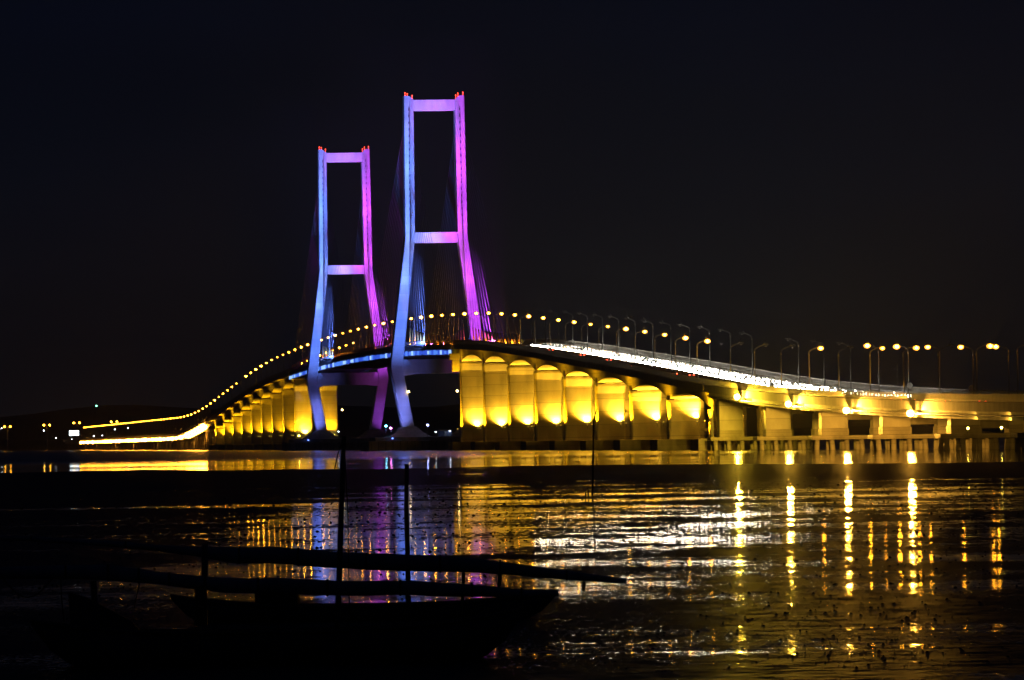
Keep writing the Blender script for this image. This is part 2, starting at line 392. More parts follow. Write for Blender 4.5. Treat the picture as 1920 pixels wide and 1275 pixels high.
for k, Y in enumerate(NEARP):
    make_pier(Y, '%s tall concrete pier rightwards from the nearest cable tower, lit yellow from below' % ordw[k], 'lit piers of the near approach', 'near')
    g = 'floodlights on the near approach piers'
    zt = ZD(Y)-6; o_ = ordw[k]; j_ = random.uniform(.85, 1.2)
    for e_, y_, te, ty, p1, p2, nm in ((-12.6, -.8, -11.9, 0, 36000, 26000, 'left flank'), (-5.2+.25*k, -4.2, -5.4+.25*k, -2.8, 12500, 6500, 'left wall'), (5.6, -4.2, 5.6, -2.8, 9000, 5000, 'right wall')):
        f_ = flood('pier_floodlight', e_, Y+y_, 7.9, W(te, Y+ty, 28), p1*j_, YEL, 140, FLOODY, 'yellow floodlight washing the %s of the %s near approach pier' % (nm, o_), g, .2, 1.0, True)
        if y_ < -2: light('flood_core', 'SPOT', W(e_, Y-3.45, 8.7), W(e_, Y-2.7, 20), (60000 if e_ < 0 else 25000)*j_, (1,.52,.035), 130, 1.0, .25, f_)
        light('flood_throw', 'SPOT', W(e_-(.8 if y_ > -2 else 0), Y+y_-(0 if y_ > -2 else 1.0), 8.4), W(te, Y+ty, zt-4), p2*j_, YEL, 48, .9, .3, f_)
for k, Y in enumerate(FARP):
    make_pier(Y, '%s tall concrete pier leftwards from behind the farther cable tower, lit yellow' % ordw[k], 'lit piers of the far approach', 'far')
    g = 'floodlights on the far approach piers'
    o_ = ordw[k]; zt = ZD(Y)-6; j_ = random.uniform(.85, 1.2)
    for e_, y_, te, ty, p1, p2, nm in ((-12.8, -.8, -11.9, 0, 52000, 36000, 'left flank'), (-6.0, -4.4, -6.0, -2.8, 24000 if k == 0 else 9000, 12000 if k == 0 else 7000, 'left wall')):
        f_ = flood('pier_floodlight', e_, Y+y_, 7.4, W(te, Y+ty, 26), p1*j_, YEL, 100, FLOODY, 'yellow floodlight washing the %s of the %s far approach pier' % (nm, o_), g, .25, .9, True)
        if k == 0 and y_ < -2: light('flood_core', 'SPOT', W(e_, Y-3.45, 8.2), W(e_, Y-2.7, 20), 30000, (1,.60,.07), 130, .8, .25, f_)
        light('flood_throw', 'SPOT', W(e_-(.8 if y_ > -2 else 0), Y+y_-(0 if y_ > -2 else 1.0), 8.0), W(te, Y+ty, zt-3), p2*j_, YEL, 50, .9, .3, f_)
    if k == 0:
        for i, e_ in enumerate((-9.5, -3.6, 4.2, 6.6, 8.8)):
            flood('pier_floodlight', e_, Y-5, 7.2, W(e_, Y-2.5, 20), 14000, YEL, 95, FLOODB, '%s floodlight in the row below the wide pier behind the farther tower' % ('leftmost','second','middle','fourth','rightmost')[i], g, .36, .9)
# end-of-span brackets on the pier at the near tower
t = empty('end_bracket', W(-13.0, 2237, ZD(2240)-9.5), TH, 'small yellow lit concrete bracket stack beside the first near approach pier', 'bracket')
q = MB(); q.box(-1.6, 1.2, -1.5, 1.5, 0, 4.6); q.build('bracket_block', CONC, t, .1)
q = MB(); q.box(-2.6, 1.6, -1.8, 1.8, 4.604, 6.9); q.build('bracket_cap', CONC, t, .1)
light('bracket_light', 'SPOT', W(-15.5, 2231, ZD(2240)-12), W(-13, 2237, ZD(2240)-5), 6500, YEL, 80, .7, .2, t)

# ------------------------------------------------------------------ causeway bents (near right)
CPY = [1583, 1503.6, 1418.6, 1335.7, 1254, 1172]
AMB = (1, .50, .05)
for k, Y in enumerate(CPY):
    top = ZD(Y)-2.75
    t = empty('causeway_pier', W(0, Y, 0), TH, '%s block shaped causeway pier on piles, counting right from the tall piers' % ordw[k], 'pier', 'block piers of the near causeway')
    for (a, b) in ((-11.4, -5.0), (1.2, 8.6)):
        q = MB(); q.box(a, b, -2.2, 2.2, 5.3, top-.004); q.build('pier_block', CONC, t, .12)
        q = MB(); q.box(a-.15, b+.15, -2.8, 2.8, 3.6, 5.296); q.build('block_base', CONCD, t, .12)
    q = MB(); q.box(-4.95, 1.15, -1.6, 1.6, top-2.2, top-.02); q.build('cross_beam', CONCD, t)
    pl = MB(); pl.box(-14, 14, -3.4, 3.4, 2.6, 3.59); pl.build('pile_cap', CONCD, t, .1)
    for i in range(8):
        for j in (-2.3, 2.3):
            q = MB(); x = -12.6+i*3.6; rk = random.uniform(-.35,.35); q.tube([(x, j, 2.6),(x+rk, j*1.35, -1.5)], .62, 10); q.build('pile', CONCD, t)
SUN4 = [(1522.6, 14.1, 'first'), (1440.6, 11.6, 'second'), (1358, 9.5, 'third'), (1277, 8.3, 'fourth')]
for i, (Y, z, o_) in enumerate(SUN4):
    ac = ((1,.60,.03),(1,.53,.04),(1,.47,.045),(1,.45,.045))[i]
    f_ = flood('causeway_floodlight', -15.6, Y, z-.8, W(-14, Y-40, z), 0, ac, 70, FLOODL, '%s dazzling floodlight from the left on the edge of the low causeway' % o_, 'dazzling floodlights on the near causeway', .75, seg=18)
    q = MB(); q.tube([(0,.3,.6),(1.9,.3,.6)], .12, 6); q.build('arm', DKST, f_)
    light('flood_beam', 'SPOT', W(-15.9, Y-1.6, z-.1), W(-13.4, Y-26, z-.9), 260000, ac, 50, .9, .4, f_)
    light('flood_back', 'SPOT', W(-15.6, Y+2.0, z-.6), W(-8, Y+60, z-4.5), 210000, ac, 60, .9, .4, f_)
    light('flood_under', 'SPOT', W(-15.2, Y-2, z-1.2), W(-6, Y-20, z-1), 16000, ac, 120, .9, .4, f_)
for Y, o_ in ((1180, 'rightmost'), (1215, 'second from the right edge')):
    flood('causeway_floodlight', -15.0, Y, 4.5, W(-8, Y+8, 6), 9000, AMB, 90, FLOODB, 'small weak floodlight low under the near causeway, %s' % o_, 'weak floodlights under the near causeway', .22)
# far causeway bents
first = None; Y = 3757; k = 0
while Y < 6140:
    zt = ZD(Y)-2.61
    if first is None or abs(zt-zt0) > .4:
        zt0 = zt; t = empty('pile_bent', W(0, Y, 0), TH, 'distant concrete bent on piles under the long far causeway', 'piles', 'pile bents under the far causeway')
        q = MB(); q.box(-12.5, 12.5, -1.2, 1.2, zt-1.6, zt-.01); q.build('cap_beam', CONCD, t)
        for i in range(4):
            q = MB(); x = -10.5+i*7; q.tube([(x, 0, zt-1.6),(x, 0, -1.5)], .7, 8); q.build('pile', CONCD, t)
        first = t
    else:
        t = copy_tree(first); t.location = W(0, Y, 0)
    Y += 45
# row of glaring floods along the far causeway
proto = None; Y = 3768; k = 0
while Y < 5700:
    if proto is None:
        proto = empty('causeway_floodlight', W(0,0,0), TH, 'glaring amber floodlight in the unbroken row under the far causeway', 'floodlight', 'glaring floodlights along the far causeway')
        q = MB(); q.box(-1.0, 1.0, .1, .8, -.7, .7); q.build('housing', DKST, proto)
        q = MB(); q.ball((0,-.5,0), 1.0, .6, .8, 8, 4); q.build('lens', FLOODFAR, proto); c = proto
    else: c = copy_tree(proto)
    c.location = W(-14.9, Y, ZD(Y)-2.2); sc_ = 2.6 if Y < 3960 else random.uniform(1.1, 1.8)
    c.scale = (sc_, sc_, sc_)
    Y += 33 if Y < 3960 else 52; k += 1

# ------------------------------------------------------------------ cable towers
BLUW = emis('blue_flood_lens_weak', (.12,.22,1), 8); MAGW = emis('magenta_flood_lens_weak', (.75,.06,1), 8)
BLU = (.11, .23, 1.0); MAG = (.60, .065, 1.0)
def make_tower(Y, label, who):
    t = empty('cable_tower', W(0, Y, 0), TH, label, 'bridge tower')
    # (z, outer half width, leg width, half depth)
    lv = [(9.5,15.6,5.0,4.6),(34.5,19.9,4.9,4.2),(88,12.9,4.0,3.8),(146.4,12.5,3.9,3.4)]
    def at(z):
        for a, b in zip(lv, lv[1:]):
            if z <= b[0]: u = (z-a[0])/(b[0]-a[0]); return [a[i]+(b[i]-a[i])*u for i in range(4)]
        return lv[-1]
    for s_ in (-1, 1):
        def ring(z, zo=None):
            _, o_, w_, d_ = at(z); xo = s_*o_; xi = s_*(o_-w_); c = (xo+xi)/2; g = .28; b = .25
            lo, hi = min(xo, xi), max(xo, xi); gd = .7 if z > 87 else .03
            pts = [(lo+b,-d_),(c-g,-d_),(c-g,-d_+gd),(c+g,-d_+gd),(c+g,-d_),(hi-b,-d_),(hi,-d_+b),(hi,d_-b),(hi-b,d_),(c+g,d_),(c+g,d_-gd),(c-g,d_-gd),(c-g,d_),(lo+b,d_),(lo,d_-b),(lo,-d_+b)]
            zz = []
            for x, y in pts:
                zz.append((x, y, z if zo is None else (z if abs(x) > abs(c)-.1 else z-1.6*(abs(c)-abs(x))/(w_/2))))
            return zz
        q = MB(); q.loft([ring(z) for z in (9.5, 22, 34.5)]); q.build('lower_leg', CONCT, t)
        q = MB(); q.loft([ring(z) for z in (34.504, 52, 70, 87, 88, 100, 120, 140)] + [ring(146.7, 1)]); q.build('upper_leg', CONCT, t)
        q = MB()
        for i in range(17):
            z = 97+i*2.75; _, o_, w_, d_ = at(z); c = s_*(o_-w_/2)
            q.box(c-.22, c+.22, -d_+.1, -d_+.6, z-.5, z+.5)
        q.build('anchor_box', DKST, t)
        for (dx, dy) in ((-1.5,-2.8),(1.5,-2.8),(0,2.8)):
            _, o_, w_, d_ = at(146); c = s_*(o_-w_/2)
            q = MB(); x = c+dx; zb = 146.7 if abs(x) > abs(c)-.1 else 145.6
            q.tube([(x,dy,zb-.2),(x,dy,zb+1)], .08, 6).ball((x,dy,zb+1.2), .2); q.build('warning_light', REDW, t)
        # pedestal
        q = MB(); _, o_, w_, d_ = at(9.5); c = s_*(o_-w_/2)
        q.loft([[(c-hw,-dp,z),(c+hw,-dp,z),(c+hw,dp,z),(c-hw,dp,z)] for z, hw, dp in ((5.6,9.0,9.5),(7.2,6.0,8),(9.7,3.2,5.4))]); q.build('pedestal', CONCD, t)
    def beam(z0, z1, nm, dep):
        xi0 = at((z0+z1)/2); x = xi0[1]-xi0[2]+.05
        q = MB(); q.box(-x, x, -dep, dep, z0, z1); q.build(nm, CONCT, t, .1)
    beam(140.6, 145.0, 'top_beam', 3.0); beam(85.8, 90.1, 'middle_beam', 3.2)
    q = MB(); x = 19.7-4.9; q.loft([[(-x-.6,y,30.6),(-9,y,31.6),(9,y,31.6),(x+.6,y,30.6),(x+.6,y,37.6),(-x-.6,y,37.6)] for y in (-3.4, 3.4)]); q.build('lower_beam', CONCT, t, .1)
    q = MB(); q.box(-31, 31, -19, 19, -.8, 4.0).box(-28, 28, -16, 16, 4.004, 5.6); q.build('pile_cap', CONCD, t, .2)
    q = MB()
    for i in range(21): q.box(-30+i*3-.2, -30+i*3+.2, -19.5, -19.004, -.8, 3.8)
    q.build('fender', DKST, t)
    # maintenance stair on the foot
    # stay cables
    for s_ in (-1, 1):
        for d in (-1, 1):
            for i in range(16):
                z = 98+i*2.9; _, o_, w_, d_ = at(z); c = s_*(o_-w_/2)
                y1 = d*(20+i*11.6); Yb = Y+y1*CT
                if Yb < 2246 or Yb > 3052: continue
                zb = ZD(Yb)+.1; a = Vector((c, d*d_*.8, z)); b = Vector((s_*13.3, y1, zb))
                q = MB(); q.tube([a, b], .085, 6); ca = q.build('stay_cable', CABLEM, t)
                v = (a-b).normalized(); q = MB(); q.tube([b, b+v*8.5], [.40,.24], 6); q.build('lamplit_sheath', LITSHEATH, ca)
                if i % 2 == 0:
                    lp = b+Vector((-s_*.0-.5, -1.1, .3)); wl = lambda p_: W(0, Y, 0)+Matrix.Rotation(TH, 3, 'Z')@p_
                    light('cable_uplight', 'SPOT', wl(lp), wl(b+v*6), random.uniform(4000, 11000), (1,.36,.04), 60, .9, .15, t)
    return t
T1, T2 = 2432, 2866
make_tower(T1, 'nearest and tallest looking bridge tower, left leg lit blue, right leg magenta', 'near')
make_tower(T2, 'farther cable tower left of the nearest one, left leg blue and right leg magenta', 'far')
for T, w_ in ((T1, 'nearest'), (T2, 'farther')):
    g = 'coloured floodlights aimed at the %s tower' % w_
    for s_, colr, nm, lm in ((-1, BLU, 'blue', BLUW), (1, MAG, 'magenta', MAGW)):
        for i, (z, pw, sz) in enumerate(((58, .40, 30), (84, .62, 24), (110, .85, 22), (137, 1.1, 22))):
            e_ = s_*(16.5 + .8*i) if s_ < 0 else 14.9+.8*i
            f_ = empty('tower_floodlight', W(e_, T-96, ZD(T-96)+.3), TH, '%s floodlight on the deck edge bracket before the %s tower' % (nm, w_), 'floodlight', g)
            q = MB(); q.box(-.3, .3, -.2, .3, -.3, .3).box(-.08-1.6*(s_ > 0), .08+1.6*(s_ < 0), -.08, .08, -.5, -.304); q.build('housing', DKST, f_)
            q = MB(); q.ball((0, .35, .1), .2); q.build('lens', lm, f_)
            hw = {58:16.6-2.4, 84:13.2-2, 110:10.8, 137:10.6}[z]
            light('flood_beam', 'SPOT', W(e_, T-95, ZD(T-96)+1.2), W(s_*hw, T, z), 2100000*pw, colr, sz, .9, .6, f_)
        if s_ < 0:
            light('flood_beam', 'SPOT', W(-17, T-95, ZD(T-96)+1.2), W(-5, T, 88), 420000, (.40,.48,1), 10, .6, .6, f_)
            light('flood_beam', 'SPOT', W(-17, T-95, ZD(T-96)+1.2), W(-5, T, 143), 380000, (.3,.35,1), 12, .9, .6, f_)
        # legs below the deck, lit from the footing
        e_ = s_*21
        f_ = empty('footing_floodlight', W(e_, T-17.5, 4.1), TH, '%s floodlight standing on the footing of the %s tower' % (nm, w_), 'floodlight', g)
        q = MB(); q.box(-.4, .4, -.3, .3, 0, .7); q.build('housing', DKST, f_)
        q = MB(); q.ball((0, .1, .9), .3); q.build('lens', lm, f_)
        light('flood_beam', 'SPOT', W(e_*1.15, T-24, 6.2), W(s_*16.2, T, 19), 60000 if s_ < 0 else 22000, (.2,.24,1) if s_ < 0 else (.45,.08,.9), 42, .9, .5, f_)
        light('flood_beam', 'SPOT', W(s_*20, T-50, 34), W(s_*17, T, 36), 16000, (.22,.22,1) if s_ < 0 else (.7,.1,.8), 40, .9, .5, f_)
# floodlights glowing on the deck at each tower
for (e_, Y, m_, lb) in ((-2, 2460, MAGL, 'left'), (1, 2470, MAGL, 'middle'), (5.2, 2455, MAGL, 'right'), (-11.5, 2470, BLUL, 'blue'), (8.6, 2440, BLUL, 'far right'),
                        (-13.2, 2900, BLUL, 'leftmost'), (11, 2830, MAGL, 'foot'), (13, 2810, BLUL, 'outer'), (-11, 2905, BLUL, 'second')):
    near = Y < 2600; cname = 'blue' if m_ is BLUL else 'magenta'
    f_ = empty('deck_floodlight', W(e_, Y, ZD(Y)+.06), TH, '%s one of the %s floodlights glaring on the deck at the %s tower' % (lb, cname, 'nearest' if near else 'farther'), 'floodlight', 'glaring coloured floodlights on the deck')
    q = MB(); q.tube([(0,0,0),(0,0,1.5)], .08, 6).box(-.5,.5,-.2,.3,1.5,2.2); q.build('housing', DKST, f_)
    q = MB(); q.ball((0,-.4,1.85), .5, .3, .45); q.build('lens', m_, f_)

# lanterns hanging under the lower beams
for (e_, Y, z, lb) in ((-12.8, T1-5, 24.2, 'under the left end of the nearest tower beam'), (7.4, T1-5, 24.2, 'under the right end of the nearest tower beam'), (-3.2, T2-5, 19.5, 'under the beam of the farther tower')):
    f_ = empty('hanging_lantern', W(e_, Y, z), TH, 'small yellow lantern hanging %s' % lb, 'lantern', 'lanterns under the tower beams')
    q = MB(); q.tube([(0,0,.4),(0,1.8,31.7-z)], .05, 5); q.build('hanger', DKST, f_)
    q = MB(); q.ball((0,0,0), .42); q.build('lens', YELL, f_)

# small things on the tower footings
def footing_lamp(e_, Y, h, m_, lb, r_=.3):
    f_ = empty('footing_lamp', W(e_, Y, 5.6), TH, lb, 'lamp')
    q = MB(); q.tube([(0,0,0),(0,0,h)], .09, 6); q.build('post', STEEL, f_); q = MB(); q.ball((0,0,h+r_), r_*1.5, r_, r_); q.build('lens', m_, f_)
footing_lamp(-23.4, T1-15, 4.3, emis('cyan_lens', (.15,.7,1), 45), 'small cyan lamp at the foot of the nearest tower left leg')
footing_lamp(-21.5, T1-15, 3.4, emis('pink_lens', (1,.2,.8), 45), 'small pink lamp at the foot of the nearest tower left leg')
footing_lamp(-6.2, T1-15, 4.4, emis('blue_lens', (.4,.45,1), 40), 'bluish white lamp on the footing of the nearest tower')
footing_lamp(3.0, T1-15, 1.9, WHTL, 'white lamp above the blue hut on the nearest tower footing', .2)
footing_lamp(-2.9, T1-15, 1.7, WHTL, 'dim white lamp left of the blue hut on the nearest tower footing', .14)
h_ = empty('site_hut', W(1.2, T1-13, 5.6), TH, 'small blue site hut on the footing of the nearest tower', 'hut')
q = MB(); q.box(-2.6, 2.6, -1.3, 1.3, 0, 2.3); q.build('walls', mat('blue_hut_paint', (.12,.16,.35), .6), h_, .04)
q = MB(); q.loft([[(x,-1.6,2.304),(x,1.6,2.304),(x,0,2.9)] for x in (-2.8,2.8)]); q.build('roof', DKST, h_)
q = MB(); q.box(-.5,.4,-1.36,-1.304,.05,1.95); q.build('door', WHITE, h_)
footing_lamp(-6, T2-15, 3.2, WHTL, 'thin white lamp post on the right of the farther tower footing', .16)

# ------------------------------------------------------------------ street lamps
def make_lamp(side, m_):
    t = empty('street_lamp', (0,0,0), TH)
    q = MB(); q.tube([(0,0,0),(0,0,11.6)], [.17,.10], 8).tube([(0,0,0),(0,0,.5)], .3, 8); q.build('pole', STEEL if m_ is not LAMPOFF else DKST, t)  # unlit lamps get darker steel, dimming the headlight spill by colour
    q = MB(); q.tube([(0,0,11.5),(-side*.5,0,12.0),(-side*1.5,0,12.45),(-side*2.5,0,12.7)], .075, 6)
    q.box(-.12,.12,-.3,.3,10.6,11.0); q.tube([(-side*2.3,0,12.7),(-side*2.9,0,14.0)], .05, 5); q.build('arm', STEEL if m_ is not LAMPOFF else DKST, t)
    q = MB(); q.loft([[(-side*x-w_,y,z) for y, z in ()] or [(-side*x,-w_,12.75),(-side*x,w_,12.75),(-side*x,w_*.6,13.0),(-side*x,-w_*.6,13.0)] for x, w_ in ((2.2,.18),(2.8,.34),(3.6,.22))]); q.build('lamp_head', STEEL if m_ is not LAMPOFF else DKST, t)
    rb = {SODIUM[0].name: .92, SODIUM[1].name: .78, SODIUM[2].name: .64}.get(m_.name, .3)
    q = MB(); q.ball((-side*2.9, 0, 12.4), rb, rb*.55, rb*.72 if m_ is not LAMPOFF else .12, 8, 5); bo = q.build('lamp_bowl', HALOBOWL if m_ is not LAMPOFF else m_, t)
    if m_ is not LAMPOFF:
        q = MB(); q.ball((-side*2.9, -rb*.45, 12.4), rb*.52, rb*.42, rb*.42, 8, 5); q.build('bulb', m_, t)
    return t
protos = {}
def lamp(side, Y, m_, label, group):
    key = (side, m_.name)
    if key not in protos: protos[key] = make_lamp(side, m_); c = protos[key]
    else: c = copy_tree(protos[key])
    c.location = W(side*13.5, Y, ZD(Y)+.05); tag(c, label, 'street lamp', group); return c
# left row
n = 0; Y = 2144+41.4*14
allY = [(2144-41.4*i) for i in range(14)]
lv_ = [1,1,1,0,1,1,1,2,2,0,1,1,0,0]
for i, Y in enumerate(allY):
    lamp(-1, Y, SODIUM[lv_[i]] , 'lit street lamp on the left edge of the near approach, %s rightwards from the yellow diamond sign side' % ('lamp %s' % 'abcdefghijklmn'[i]) if False else
         ('lit street lamp on the near left edge above the tall yellow piers'), 'lit street lamps above the near piers')
for Y, m_ in ((1546,LAMPOFF),(1505,LAMPOFF),(1463,LAMPOFF),(1421,SODIUM[1]),(1379,LAMPOFF),(1337,SODIUM[2]),(1295,SODIUM[1]),(1254,LAMPOFF),(1212,SODIUM[1]),(1170,SODIUM[1])):
    if m_ is LAMPOFF: lamp(-1, Y, m_, 'unlit street lamp on the near side of the low causeway at right', 'unlit street lamps on the causeway')
    else: lamp(-1, Y, m_, 'lit street lamp on the near side of the low causeway at right', 'lit street lamps on the near causeway edge')
Y = 2144+41.4; i = 0
while Y < 5720:
    m_ = SODIUM[random.choices((0,1,2), (2,6,3))[0]]
    if Y < 3058: lamp(-1, Y, m_, 'lit street lamp on the left edge of the cable stayed deck', 'lit street lamps on the cable stayed deck')
    elif Y < 3830:
        if i != 31: lamp(-1, Y, m_, 'lit street lamp on the far approach descending to the left', 'lit street lamps on the far approach')
    else: lamp(-1, Y, SODIUM[1], 'distant lit street lamp above the long far causeway', 'lit street lamps on the far causeway')
    Y += 41.4; i += 1
# right row
for i in range(9):
    Y = 1312+41*i-41
    lamp(1, Y, SODIUM[0] if i in (4, 5) else SODIUM[1] if i < 6 else LAMPOFF, 'lit street lamp on the far side of the low causeway at right' if i < 6 else 'unlit street lamp on the far side of the causeway deck',
         'lit street lamps on the far causeway edge' if i < 6 else 'unlit street lamps on the far deck edge')
Y = 1680
while Y < 2930:
    lamp(1, Y, LAMPOFF, 'unlit street lamp on the far deck edge behind the traffic', 'unlit street lamps along the far deck edge'); Y += 41
while Y < 3330:
    lamp(1, Y, SODIUM[random.choice((1,2))], 'lit street lamp on the right deck edge between the two towers', 'lower row of lit street lamps between the towers'); Y += 41

# ------------------------------------------------------------------ road signs
YPAINT = mat('sign_yellow', (.8,.55,.05), .5)
def sign(e_, Y, kind, label, h=2.6):
    t = empty('road_sign', W(e_, Y, ZD(Y)+.06), TH, label, 'road sign')
    q = MB(); q.tube([(0,0,0),(0,0,h)], .07, 6); q.build('post', STEEL, t)
    q = MB(); n_ = 4 if kind == 'diamond' else 14; r_ = .95 if kind == 'diamond' else .7
    q.loft([[(r_*math.cos(2*math.pi*j/n_), y, h+r_+r_*math.sin(2*math.pi*j/n_)) for j in range(n_)] for y in (-.03,.03)])
    q.build('sign_plate', YPAINT if kind == 'diamond' else WHITE, t)
    if kind == 'diamond':
        q = MB(); q.box(-.12,.12,-.06,-.034,h+.45,h+1.45); q.build('sign_symbol', DKST, t)
        q = MB(); q.box(-.5,.5,-.05,.01,h-.75,h-.35); q.build('sub_plate', WHITE, t)
sign(-9.6, 2052, 'diamond', 'yellow diamond warning sign on the deck right of the nearest tower', 2.2)
sign(13.2, 1432, 'round', 'round sign on the rear causeway railing left of the other round sign', 2.2)
sign(13.2, 1354, 'round', 'round sign on the rear causeway railing nearest the right edge', 2.2)
sign(-13.2, 1480, 'round', 'small round sign beside the white traffic at the causeway start', 2.0)

# ------------------------------------------------------------------ traffic
CARP = [mat('car_paint_%s' % n_, c, .25, .5) for n_, c in (('silver',(.5,.5,.52)),('grey',(.2,.2,.21)),('white',(.75,.75,.75)),('pearl',(.65,.63,.58)))]
GLASS = mat('car_glass', (.02,.025,.03), .08, .6); TYRE = mat('tyre', (.02,.02,.02), .9)
def make_car(paint, oncoming):
    t = empty('car', (0,0,0), TH)
    q = MB(); rings = []
    for y, w_, z0, z1 in ((-2.2,.72,.42,.72),(-2.05,.86,.28,.85),(-1.0,.9,.22,.98),(.9,.9,.22,1.0),(2.0,.88,.25,.98),(2.2,.76,.4,.8)):
        rings.append([(-w_,y,z0),(w_,y,z0),(w_,y,z1-.15),(w_*.9,y,z1),(-w_*.9,y,z1),(-w_,y,z1-.15)])
    q.loft(rings); q.build('body', paint, t)
    q = MB(); q.loft([[(-.78,y0,.97),(.78,y0,.97),(.78,y1,.97),(-.78,y1,.97)] if z < 1 else [(-.62,y0+.62,z),(.62,y0+.62,z),(.62,y1-.35,z),(-.62,y1-.35,z)] for z, y0, y1 in ((.97,-1.1,1.7),(1.46,-1.1,1.7))]); q.build('cabin', GLASS, t)
    q = MB(); q.box(-.6,.6,-.45,1.3,1.464,1.5); q.build('roof', paint, t)
    for sx in (-1, 1):
        for sy in (-1.35, 1.35):
            q = MB(); q.tube([(sx*.92, sy, .32),(sx*.72, sy, .32)], .32, 10); q.build('wheel', TYRE, t)
        q = MB(); q.tube([(sx*.60, -2.2, .74),(sx*.60, -2.3, .72)], [(.54,.44)]*2, 12) if oncoming else q.box(sx*.62-.14, sx*.62+.14, -2.26, -2.2, .62, .78)  # headlights drawn oversized, their glare put into the disc shape
        q.build('headlight' if oncoming else 'tail_light', HEADL if oncoming else TAIL, t)
    return t
pr = [make_car(p_, True) for p_ in CARP]; used = set(); k = 0
for lane, (e_, sp_) in enumerate(((1.7, 9.0), (4.1, 9.0), (6.5, 9.0), (8.9, 9.4))):
    Y = 1395+lane*4
    while Y < 2112:
        # the stream thins out towards the causeway and over the crest
        if Y < 1560 and random.random() < (.60, .25, .45, .7)[lane]: Y += sp_; continue
        j = random.randrange(4)
        c = pr[j] if j not in used else copy_tree(pr[j]); used.add(j)
        c.location = W(e_+random.uniform(-.15,.15), Y, ZD(Y)+.065); c.rotation_euler.x = 0
        tag(c, 'car with white headlights in the bright stream driving down the bridge towards the right', 'car', 'cars with white headlights streaming down the bridge')
        Y += sp_*random.uniform(.85,1.25)
prt = [make_car(p_, False) for p_ in CARP]; used = set()
for Y in (1260, 1284, 1301, 1320, 1337, 1350, 1466, 1540, 1618, 1688, 1702, 1790, 1868, 1935, 2020, 2060):
    j = random.randrange(4); c = prt[j] if j not in used else copy_tree(prt[j]); used.add(j)
    c.location = W(-6.2+random.choice((0, 2.9)), Y, ZD(Y)+.065)
    tag(c, 'car with red tail lights climbing the bridge away from the viewer', 'car', 'cars with red tail lights climbing the bridge')
for s_ in (pr, prt):
    for c in s_:
        if 'label' not in c:
            for ch in list(c.children): bpy.data.objects.remove(ch)
            bpy.data.objects.remove(c)

# ------------------------------------------------------------------ far shore lamps, billboard
def pix(x, y, D):
    dx, dy = x-960, HZ-y
    return Vector(((dx+PHI*dy)*D/F, D, CH+(dy-PHI*dx)*D/F))
for x, y, lb in ((14,800,'leftmost'), (88,797,'second from the left'), (144,793,'above the white billboard'), (214,791,'rising above the far causeway lamps')):
    p = pix(x, y, 6120); g = 2
    t = empty('twin_street_lamp', (p.x, 6120, 0), 0, 'distant twin armed street lamp on the far shore, %s' % lb, 'street lamp', 'twin lamps on the far shore')
    q = MB(); q.tube([(0,0,g-4),(0,0,p.z)], .25, 6).tube([(-3,0,p.z),(3,0,p.z)], .15, 6); q.build('pole', STEEL, t)
    for s_ in (-1, 1):
        q = MB(); q.ball((s_*3, -.5, p.z), .95, .7, .8); q.build('lamp_bowl', SODIUM[2], t)
p = pix(139, 812, 6110)
t = empty('billboard', (p.x, 6110, 0), 0, 'glowing white billboard on the far shore at the left', 'billboard')
q = MB(); q.box(-5.2,5.2,0,.6,p.z-2.9,p.z+2.9); q.build('frame', DKST, t)
q = MB(); q.box(-4.9,4.9,-.12,-.004,p.z-2.6,p.z+2.6); q.build('lit_panel', emis('billboard_panel', (.75,.93,1), 9), t)
q = MB(); q.tube([(-3,.3,-2),(-3,.3,p.z-2.9)], .3, 6).tube([(3,.3,-2),(3,.3,p.z-2.9)], .3, 6); q.build('post', STEEL, t)
p = pix(181, 761, 6130)
t = empty('beacon_mast', (p.x, 6130, 0), 0, 'tall thin mast with a small green light above the far shore', 'mast')
q = MB(); q.tube([(0,0,-2),(0,0,p.z-.6)], [.5,.15], 6); q.build('mast', DKST, t); q = MB(); q.ball((0,0,p.z), .7); q.build('lens', GRNL, t)
for i, (x, y) in enumerate(((82,808),(105,822),(135,824),(3,804),(192,817),(240,803),(216,806),(176,818))):
    p = pix(x, y, 6105); t = empty('shore_light', (p.x, 6105, 0), 0, 'tiny pale light on a short mast on the far shore', 'lamp', 'tiny pale lights on the far shore')
    q = MB(); q.tube([(0,0,-2),(0,0,p.z)], .12, 5); q.build('post', DKST, t)
    q = MB(); q.ball((0,0,p.z+.4), .45); q.build('lens', WHTL, t)
# little boats moored by the far bank
HULLD = mat('dark_boat_wood', (.09,.075,.065), .7, .2, var=.4, scale=3)

# stakes in the channel and on the flat
STK = mat('old_stake_wood', (.03,.026,.022), .9, .1, var=.3, scale=5)
def stake(x, ytop, ybase, r_, lb, group, lean=.0, bend=0, D=None):
    if D is None: D = CH*F/((ybase-HZ)+PHI*(x-960))
    b = pix(x, ybase, D); tpt = pix(x+lean, ytop, D)
    q = MB(); mid = Vector((0,0,-.5)); top = tpt-b
    pts = [(0,0,-.6),(top.x*.5+.04,0,top.z*.5),(top.x*.9,0,top.z*.85),(top.x+bend,0,top.z)]
    q.tube(pts, [r_, r_*.9, r_*.75, r_*.55], 7); o = q.build('wooden_stake', STK)
    o.location = (b.x, D, 0); tag(o, lb, 'stake', group)
stake(1110, 766, 930, .075, 'tall thin crooked stake standing in the flat before the tall yellow piers', None, 3, .25)
stake(1102, 915, 932, .05, 'short stub left of the tall crooked stake', None)
stake(1097, 921, 933, .05, 'lowest stub farthest left of the tall crooked stake', None)
